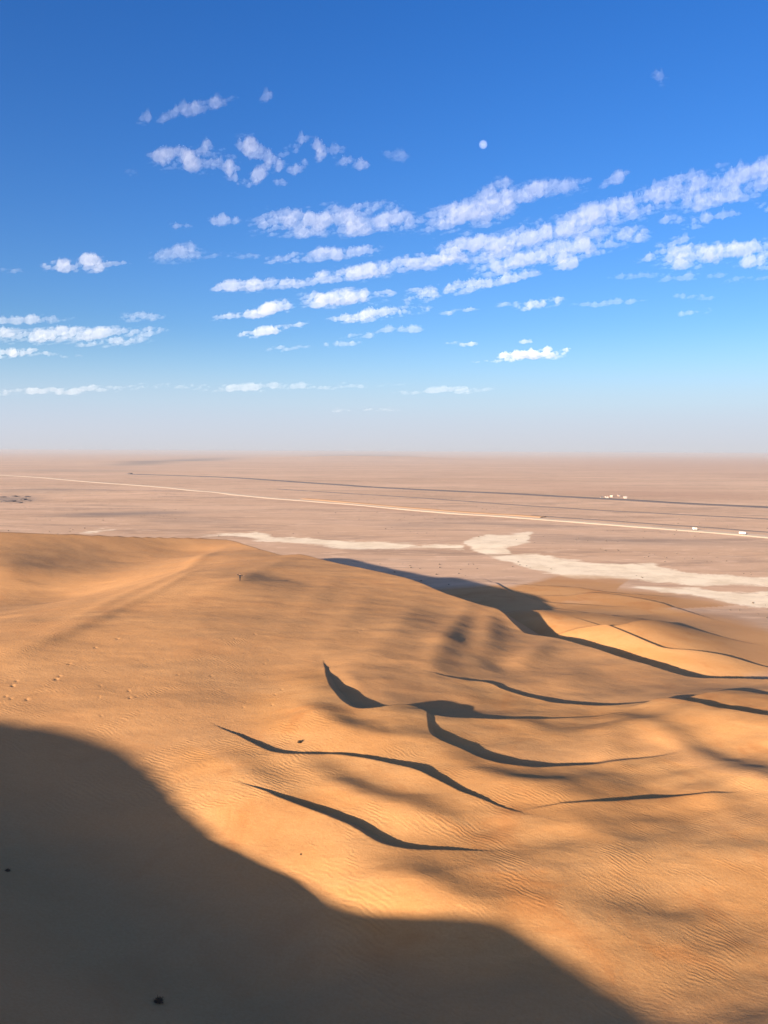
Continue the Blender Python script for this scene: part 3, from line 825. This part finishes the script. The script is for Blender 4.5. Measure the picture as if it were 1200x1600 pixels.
# ----------------------------------------------------------------------------
# the moon: a real ball lit by the same sun, seen through the blue air
# ----------------------------------------------------------------------------
def mesh_obj(name, bm, mat, parent=None, smooth_=True):
    me = bpy.data.meshes.new(name); bm.to_mesh(me); bm.free()
    if smooth_: me.polygons.foreach_set('use_smooth', np.ones(len(me.polygons), bool))
    me.materials.append(mat)
    o = bpy.data.objects.new(name, me); COL.objects.link(o)
    if parent: o.parent = parent
    return o
def tag(o, label, cat, group=None):
    o['label'] = label; o['category'] = cat
    if group: o['group'] = group
    return o
mm_, nt, pb, po = new_mat('moon_rock')
nt.nodes.remove(pb)
df = nt.nodes.new('ShaderNodeBsdfDiffuse'); tr = nt.nodes.new('ShaderNodeBsdfTransparent'); ad = nt.nodes.new('ShaderNodeAddShader')
mn = nt.nodes.new('ShaderNodeTexNoise'); mn.inputs['Scale'].default_value = .0028; mn.inputs['Detail'].default_value = 4
mg = nt.nodes.new('ShaderNodeTexCoord'); mr = nt.nodes.new('ShaderNodeMix'); mr.data_type = 'RGBA'
mr.inputs[6].default_value = (.03, .03, .035, 1); mr.inputs[7].default_value = (.075, .075, .08, 1)
nt.links.new(mg.outputs['Object'], mn.inputs['Vector']); nt.links.new(mn.outputs['Fac'], mr.inputs[0]); nt.links.new(mr.outputs[2], df.inputs['Color'])
nt.links.new(df.outputs[0], ad.inputs[0]); nt.links.new(tr.outputs[0], ad.inputs[1]); nt.links.new(ad.outputs[0], po.inputs['Surface'])
bm = bmesh.new(); bmesh.ops.create_uvsphere(bm, u_segments=48, v_segments=24, radius=100000 * math.tan(math.radians(.27)))
moon = mesh_obj('moon', bm, mm_)
moon.location = (ray(755, 225) * 100000).tolist()
tag(moon, 'pale gibbous daytime moon in the blue sky', 'moon')

# ----------------------------------------------------------------------------
# roads and tracks on the plain
# ----------------------------------------------------------------------------
def strip(name, pts, width, height, mat, label):
    pts = np.array(pts, float)
    P = at_drop(pts[:, 0], pts[:, 1], CAMZ)[:, :2]
    P = catmull(P, 14)
    T = np.gradient(P, axis=0); T /= np.linalg.norm(T, axis=1, keepdims=True)
    Nn = np.stack([-T[:, 1], T[:, 0]], -1)
    prof = [(-.5 * width - 6 * height, -.3), (-.5 * width, height), (.5 * width, height), (.5 * width + 6 * height, -.3)]
    bm = bmesh.new(); rows = []
    base = floor_z(P[:, 0], P[:, 1])
    for i in range(len(P)):
        rows.append([bm.verts.new((P[i, 0] + Nn[i, 0] * a, P[i, 1] + Nn[i, 1] * a, base[i] + h)) for a, h in prof])
    for i in range(len(rows) - 1):
        for k in range(3): bm.faces.new((rows[i][k], rows[i + 1][k], rows[i + 1][k + 1], rows[i][k + 1]))
    bmesh.ops.recalc_face_normals(bm, faces=bm.faces)
    o = mesh_obj(name, bm, mat, None, False)
    o['kind'] = 'structure'; o['label'] = label
    return o
M_PALE = plain_mat('pale_road_gravel', (.60, .42, .265), .95, vary=.10, scale=.02)
M_TAR = plain_mat('worn_tar', (.115, .085, .07), .9, vary=.2, scale=.02)
M_DIRT = plain_mat('dark_track_dirt', (.20, .135, .095), .95, vary=.25, scale=.02)
M_BERM = plain_mat('orange_berm_sand', (.52, .27, .12), .95, vary=.15, scale=.03)
strip('gravel_road', [(-60,738.5),(0,742),(60,745.5),(130,752),(250,761),(300,766),(400,776),(480,783),(560,789),(650,797),(760,805),(880,814),(1000,823),(1085,829.5),(1160,836),(1200,840),(1280,848)], 11, .6, M_PALE, 'pale straight gravel road crossing the plain')
strip('tar_road', [(205,741),(350,746),(500,756),(600,762.5),(740,769),(880,776),(1040,785),(1200,793),(1290,798)], 16, .8, M_TAR, 'dark tar road crossing the plain beyond the gravel road')
strip('dirt_track', [(430,764),(600,774.5),(750,785),(900,795),(1050,804),(1200,812),(1290,817)], 8, .4, M_DIRT, 'thin dark track between the two roads')
strip('dirt_track', [(830,805.5),(875,809),(1000,817.5),(1100,824.5),(1200,832),(1290,838)], 6, .4, M_DIRT, 'thin dark track just behind the gravel road on the right')
strip('sand_berm', [(478,779.5),(540,785),(620,792),(700,798.5),(790,804.5),(850,808.5)], 9, .8, M_BERM, 'orange sand berm along the far side of the gravel road')

def ground_at(px, py):
    """point of the finished ground seen at a pixel"""
    d = ray(px, py)
    t = np.exp(np.linspace(math.log(25), math.log(6000), 2500))
    X = d[0] * t; Y = d[1] * t; Z = CAMZ + d[2] * t
    G, _, _ = land(X, Y)
    k = int(np.argmax(Z < G))
    a = Z[k - 1] - G[k - 1]; b = Z[k] - G[k]; f = a / (a - b)
    tt = t[k - 1] + f * (t[k] - t[k - 1])
    x, y = d[0] * tt, d[1] * tt
    return Vector((x, y, float(land(np.array([x]), np.array([y]))[0][0])))

def empty(name, loc, rz=0.0):
    o = bpy.data.objects.new(name, None); COL.objects.link(o)
    o.location = loc; o.rotation_euler = (0, 0, rz); o.empty_display_size = .5
    return o
def box(bm, lo, hi, bev=0.0):
    r = bmesh.ops.create_cube(bm, size=1)
    for v in r['verts']: v.co = Vector([(lo[i] + hi[i]) / 2 + v.co[i] * (hi[i] - lo[i]) for i in range(3)])
    if bev:
        es = {e for v in r['verts'] for e in v.link_edges}
        bmesh.ops.bevel(bm, geom=list(es), offset=bev, segments=2, affect='EDGES', profile=.6)
def part(name, mat, parent, *boxes, bev=0.0):
    bm = bmesh.new()
    for lo, hi in boxes: box(bm, lo, hi, bev)
    return mesh_obj(name, bm, mat, parent, False)

# trucks on the gravel road
M_WHITE = plain_mat('white_paint', (.55, .53, .49), .4, vary=.04)
M_GLASS = plain_mat('dark_glass', (.03, .035, .04), .1, vary=.1)
M_RUBBER = plain_mat('tyre_rubber', (.03, .03, .03), .9)
M_STEEL = plain_mat('grey_steel', (.30, .29, .28), .5)
def wheel(parent, x, y, r=.48, w=.3):
    bm = bmesh.new()
    bmesh.ops.create_cone(bm, cap_ends=True, segments=20, radius1=r, radius2=r, depth=w, matrix=Matrix.Translation((x, y, r)) @ Matrix.Rotation(math.pi / 2, 4, 'X'))
    o = mesh_obj('wheel', bm, M_RUBBER, parent, False)
    bm = bmesh.new()
    bmesh.ops.create_cone(bm, cap_ends=True, segments=16, radius1=r * .55, radius2=r * .5, depth=w + .04, matrix=Matrix.Translation((x, y, r)) @ Matrix.Rotation(math.pi / 2, 4, 'X'))
    mesh_obj('rim', bm, M_STEEL, o, False)
def truck(px, py, label, rz, load, L=7.0):
    p = ground_at(px, py); p.z += .72
    t = empty('truck', p, rz)
    part('chassis', M_STEEL, t, ((-L / 2, -.5, .5), (L / 2 - .2, .5, .75)))
    part('cab', M_WHITE, t, ((L / 2 - 1.9, -1.15, .7), (L / 2, 1.15, 2.6)), bev=.18)
    part('windscreen', M_GLASS, t, ((L / 2 - .02, -1.0, 1.65), (L / 2 + .03, 1.0, 2.4)))
    for sy in (-1, 1): part('side_window', M_GLASS, t, ((L / 2 - 1.5, sy * 1.15 - .02, 1.7), (L / 2 - .5, sy * 1.15 + .02, 2.35)))
    part('cargo_box', load, t, ((-L / 2, -1.15, .78), (L / 2 - 2.05, 1.15, 2.5)), bev=.05)
    for x in (-L / 2 + 1.0, L / 2 - 1.0):
        for y in (-.95, .95): wheel(t, x, y)
    t.scale = (.72, .72, .72)
    return tag(t, label, 'truck', 'trucks on the gravel road')
truck(1160, 836.5, 'larger white truck on the gravel road near the right edge', 2.55, M_WHITE, 6.0)
truck(1086, 829.5, 'smaller pale truck on the gravel road left of the larger one', 2.55, plain_mat('canvas', (.45, .35, .25), .9), 4.6)

# small houses beyond the tar road
M_WALL = [plain_mat('plaster_white', (.50, .40, .31), .9, vary=.06), plain_mat('plaster_tan', (.55, .40, .28), .9, vary=.08), plain_mat('plaster_brown', (.34, .22, .15), .9, vary=.1)]
M_ROOF = [plain_mat('roof_dark', (.14, .10, .09), .8), plain_mat('roof_pale', (.55, .46, .38), .7), plain_mat('roof_rust', (.35, .18, .11), .8)]
def house(px, py, w, d, h, wall, roof, label, rz):
    t = empty('house', ground_at(px, py), rz)
    part('wall', wall, t, ((-w / 2, -d / 2, -.4), (w / 2, d / 2, h)))
    bm = bmesh.new(); e = .4; rh = h * .35
    vs = [bm.verts.new(c) for c in ((-w/2-e, -d/2-e, h), (w/2+e, -d/2-e, h), (w/2+e, d/2+e, h), (-w/2-e, d/2+e, h), (-w/2-e, 0, h+rh), (w/2+e, 0, h+rh))]
    for f in ((0,1,5,4),(2,3,4,5),(0,4,3),(1,2,5),(3,2,1,0)): bm.faces.new([vs[i] for i in f])
    mesh_obj('roof', bm, roof, t, False)
    dr = part('door', M_STEEL, t, ((-.5, -d / 2 - .05, 0), (.5, -d / 2 + .02, 2.1)))
    for x in (-w * .3, w * .3): part('window', M_GLASS, t, ((x - .6, -d / 2 - .04, 1.0), (x + .6, -d / 2 + .02, 2.0)))
    t.scale = (.8, .8, .8)
    return tag(t, label, 'house', 'small houses beyond the tar road')
house(948, 778, 4.8, 4, 2.5, M_WALL[0], M_ROOF[2], 'small white house beyond the dark tar road', .2)
house(940, 778.5, 4, 4, 2.4, M_WALL[2], M_ROOF[0], 'dark brown hut left of the small white house', .1)
house(955, 776.8, 4, 4, 3.2, M_WALL[1], M_ROOF[0], 'tan hut right of the small white house', -.1)
house(967, 775.5, 3.5, 3.5, 2.6, M_WALL[2], M_ROOF[0], 'lone brown hut standing right of the white house group', .3)
house(977, 778.5, 4.5, 3.5, 2.2, M_WALL[0], M_ROOF[1], 'white-roofed hut at the right end of the settlement', .1)

# dark rock outcrops far left
M_ROCK = plain_mat('dark_rock', (.12, .085, .07), .95, vary=.35, scale=.8)
def rock(px, py, w, d, h, label, seed):
    p = ground_at(px, py)
    bm = bmesh.new(); bmesh.ops.create_icosphere(bm, subdivisions=3, radius=1)
    rg = random.Random(seed); ph = [rg.uniform(0, 6.28) for _ in range(6)]
    for v in bm.verts:
        c = v.co; k = 1 + .22 * math.sin(c.x * 3.1 + ph[0]) * math.sin(c.y * 2.7 + ph[1]) + .14 * math.sin(c.z * 6 + c.x * 5 + ph[2]) + .09 * math.sin(c.y * 9 + ph[3])
        v.co = Vector((c.x * k * w / 2, c.y * k * d / 2, max(c.z, -.25) * k * h))
    o = mesh_obj('rock_outcrop', bm, M_ROCK, None, False); o.location = p; o.rotation_euler[2] = rg.uniform(0, 3)
    return tag(o, label, 'rock', 'dark rocks on the plain at the far left')
for i, (px, py, w, h, lab) in enumerate([(12,784,16,1.6,'largest dark rock at the far left edge of the plain'),(36,781,12,1.4,'dark rock right of the largest one on the plain'),(22,776,11,1.3,'dark rock behind the largest one on the plain'),
        (42,776.5,9,1.2,'small dark rock farthest right of the cluster'),(4,777,9,1.2,'dark rock touching the left edge of the frame'),(30,786,8,1.0,'small dark rock nearest in the cluster'),(46,783,6,.9,'tiny dark rock at the right end of the cluster')]):
    rock(px, py, w, w * .8, h, lab, 40 + i)
p = rock(203, 741.2, 18, 14, 4, 'lone dark rock by the start of the tar road', 77)

# scattered scrub on the plain, far too small to tell apart
def scrub_field():
    rg = np.random.default_rng(5)
    n = 2600
    r = np.exp(rg.uniform(math.log(300), math.log(2600), n)); a = np.radians(rg.uniform(-30, 30, n))
    x = r * np.sin(a); y = r * np.cos(a)
    keep = (fbm(x / 120, y / 120, 71, 3) > -.05)
    x = x[keep]; y = y[keep]
    z, sd, _ = land(x, y)
    ok = sd < .15
    x, y, z = x[ok], y[ok], z[ok]
    bm = bmesh.new()
    for i in range(len(x)):
        w = rg.uniform(.25, .8); h = w * rg.uniform(.5, .9)
        top = [bm.verts.new((x[i] + w * .45 * math.cos(t + rg.uniform(-.3, .3)), y[i] + w * .45 * math.sin(t), z[i] + h * rg.uniform(.7, 1.1))) for t in (.3, 2.4, 4.5)]
        bot = [bm.verts.new((x[i] + w * math.cos(t), y[i] + w * math.sin(t), z[i] - .15)) for t in (0, 2.1, 4.2)]
        bm.faces.new(top)
        for k in range(3):
            j = (k + 1) % 3
            bm.faces.new((bot[k], bot[j], top[j], top[k]))
    o = mesh_obj('desert_scrub', bm, plain_mat('dry_scrub', (.16, .11, .07), .95, vary=.4, scale=.3), None, False)
    o['kind'] = 'stuff'; o['label'] = 'tiny dry scrub dotted over the gravel plain'; o['category'] = 'scrub'
scrub_field()

# shrubs: tufts of dark dry twigs
M_TWIG = plain_mat('dark_dry_twig', (.045, .032, .022), .9, vary=.4, scale=6)
def shrub(px, py, r, label, seed):
    rg = random.Random(seed)
    t = empty('shrub', ground_at(px, py))
    bm = bmesh.new()
    n = 240
    for i in range(n):
        a = rg.uniform(0, 6.283); el = rg.uniform(.05, 1.45); ln = r * rg.uniform(.5, 1.05)
        d = Vector((math.cos(a) * math.cos(el), math.sin(a) * math.cos(el), math.sin(el) * .85))
        b0 = Vector((rg.gauss(0, r * .12), rg.gauss(0, r * .12), -.03))
        w = r * .028
        sd = d.cross(Vector((rg.gauss(0, 1), rg.gauss(0, 1), rg.gauss(0, 1)))).normalized() * w
        mid = b0 + d * ln * .55 + Vector((rg.gauss(0, .06), rg.gauss(0, .06), rg.gauss(0, .05))) * r
        tip = mid + (d + Vector((rg.gauss(0, .35), rg.gauss(0, .35), rg.gauss(0, .3)))).normalized() * ln * .5
        v = [bm.verts.new(b0 - sd), bm.verts.new(b0 + sd), bm.verts.new(mid + sd * .9), bm.verts.new(mid - sd * .9), bm.verts.new(tip)]
        bm.faces.new((v[0], v[1], v[2], v[3])); bm.faces.new((v[3], v[2], v[4]))
        for k in range(3):      # small leaves
            c = mid.lerp(tip, rg.random()); q = [c + Vector((rg.gauss(0, 1), rg.gauss(0, 1), rg.gauss(0, 1))) * r * .07 for _ in range(3)]
            bm.faces.new([bm.verts.new(z) for z in q])
    f = mesh_obj('foliage', bm, M_TWIG, t, False)
    bm = bmesh.new()
    bmesh.ops.create_cone(bm, cap_ends=True, segments=8, radius1=r * .14, radius2=r * .06, depth=r * .6, matrix=Matrix.Translation((0, 0, r * .2)))
    mesh_obj('stem', bm, M_TWIG, t, False)
    return tag(t, label, 'shrub', 'dry shrubs scattered on the sand')
shrub(248, 1566, .52, 'round black shrub in the deep foreground shadow', 1)
shrub(468, 1160, .42, 'small dark shrub on lit sand above a slip face', 2)
shrub(12, 1361, .34, 'low dark tuft in shadow at the left edge', 3)
shrub(470, 1335, .14, 'tiny dark tuft on lit sand near the shadow edge', 4)

# ----------------------------------------------------------------------------
# person on the ridge, arms spread
# ----------------------------------------------------------------------------
M_CLOTH = plain_mat('dark_clothing', (.014, .012, .014), .9, vary=.3, scale=9)
M_SKIN = plain_mat('skin', (.36, .20, .13), .6, vary=.05)
M_HAIR = plain_mat('dark_hair', (.02, .014, .01), .7)
def person(px, py, label):
    t = empty('person', ground_at(px, py), 0.25); t.scale = (1.12, 1.12, 1.12)
    J = {'pelvis':(0,0,.93,.15),'waist':(0,0,1.10,.16),'chest':(.01,0,1.32,.19),'neck':(.01,0,1.50,.06),'head0':(.015,0,1.57,.075),'head1':(.02,0,1.69,.10),'head2':(.02,0,1.78,.06),
         'shL':(-.18,0,1.43,.075),'elL':(-.46,.02,1.52,.085),'wrL':(-.70,.0,1.64,.06),'haL':(-.80,0,1.68,.035),'shR':(.20,0,1.43,.075),'elR':(.46,.02,1.36,.085),'wrR':(.70,0,1.28,.06),'haR':(.80,0,1.25,.035),
         'hipL':(-.09,0,.88,.10),'knL':(-.11,-.03,.49,.068),'anL':(-.10,.03,.09,.048),'toL':(-.11,-.14,.04,.04),'hipR':(.09,0,.88,.10),'knR':(.10,-.06,.50,.068),'anR':(.10,.0,.09,.048),'toR':(.11,-.17,.04,.04)}
    E = [('pelvis','waist'),('waist','chest'),('chest','neck'),('neck','head0'),('head0','head1'),('head1','head2'),('chest','shL'),('shL','elL'),('elL','wrL'),('wrL','haL'),('chest','shR'),('shR','elR'),('elR','wrR'),('wrR','haR'),
         ('pelvis','hipL'),('hipL','knL'),('knL','anL'),('anL','toL'),('pelvis','hipR'),('hipR','knR'),('knR','anR'),('anR','toR')]
    fing = []
    for s_, h, w in ((-1, 'haL', .33), (1, 'haR', -.25)):
        hx, hy, hz_, _ = J[h]
        for k, (dy, ln) in enumerate(((-.035,.075),(-.012,.09),(.012,.085),(.033,.065),(-.05,.045))):
            a = f'f{h}{k}a'; b_ = f'f{h}{k}b'
            out = ln * (.5 if k == 4 else .55)
            J[a] = (hx + s_ * (out if k < 4 else .01), hy + dy * (1.2 if k < 4 else 1.3), hz_ + abs(0) , .009); J[b_] = (hx + s_ * (ln if k < 4 else .04), hy + dy * 1.3 - (.03 if k == 4 else 0), hz_ - .02, .008)
            E.append((h, a)); E.append((a, b_))
    names = list(J)
    me = bpy.data.meshes.new('body')
    me.from_pydata([J[n][:3] for n in names], [(names.index(a), names.index(b_)) for a, b_ in E], [])
    o = bpy.data.objects.new('body', me); COL.objects.link(o)
    sk = o.modifiers.new('skin', 'SKIN'); sk.use_smooth_shade = True
    sv = me.skin_vertices[0].data
    for i, n in enumerate(names):
        sv[i].radius = (J[n][3], J[n][3]); sv[i].use_root = (n == 'pelvis')
    sb = o.modifiers.new('sub', 'SUBSURF'); sb.levels = 1; sb.render_levels = 1
    dg = bpy.context.evaluated_depsgraph_get()
    em = bpy.data.meshes.new_from_object(o.evaluated_get(dg))
    o.modifiers.clear(); o.data = em
    em.materials.clear(); em.materials.append(M_CLOTH); em.materials.append(M_SKIN)
    for pl in em.polygons:
        c = pl.center
        pl.material_index = 1 if (c.z > 1.5 and abs(c.x) < .14) or abs(c.x) > .70 else 0
        pl.use_smooth = True
    o.parent = t
    bm = bmesh.new(); bmesh.ops.create_uvsphere(bm, u_segments=20, v_segments=14, radius=.118)
    for v in list(bm.verts):
        if v.co.z < -.015 and v.co.y < .02: v.co *= .78
    bmesh.ops.translate(bm, verts=bm.verts, vec=(.02, .018, 1.72))
    mesh_obj('hair', bm, M_HAIR, t)
    return tag(t, label, 'person')
person(375, 908, 'person in dark clothes with arms spread standing on the sand ridge')
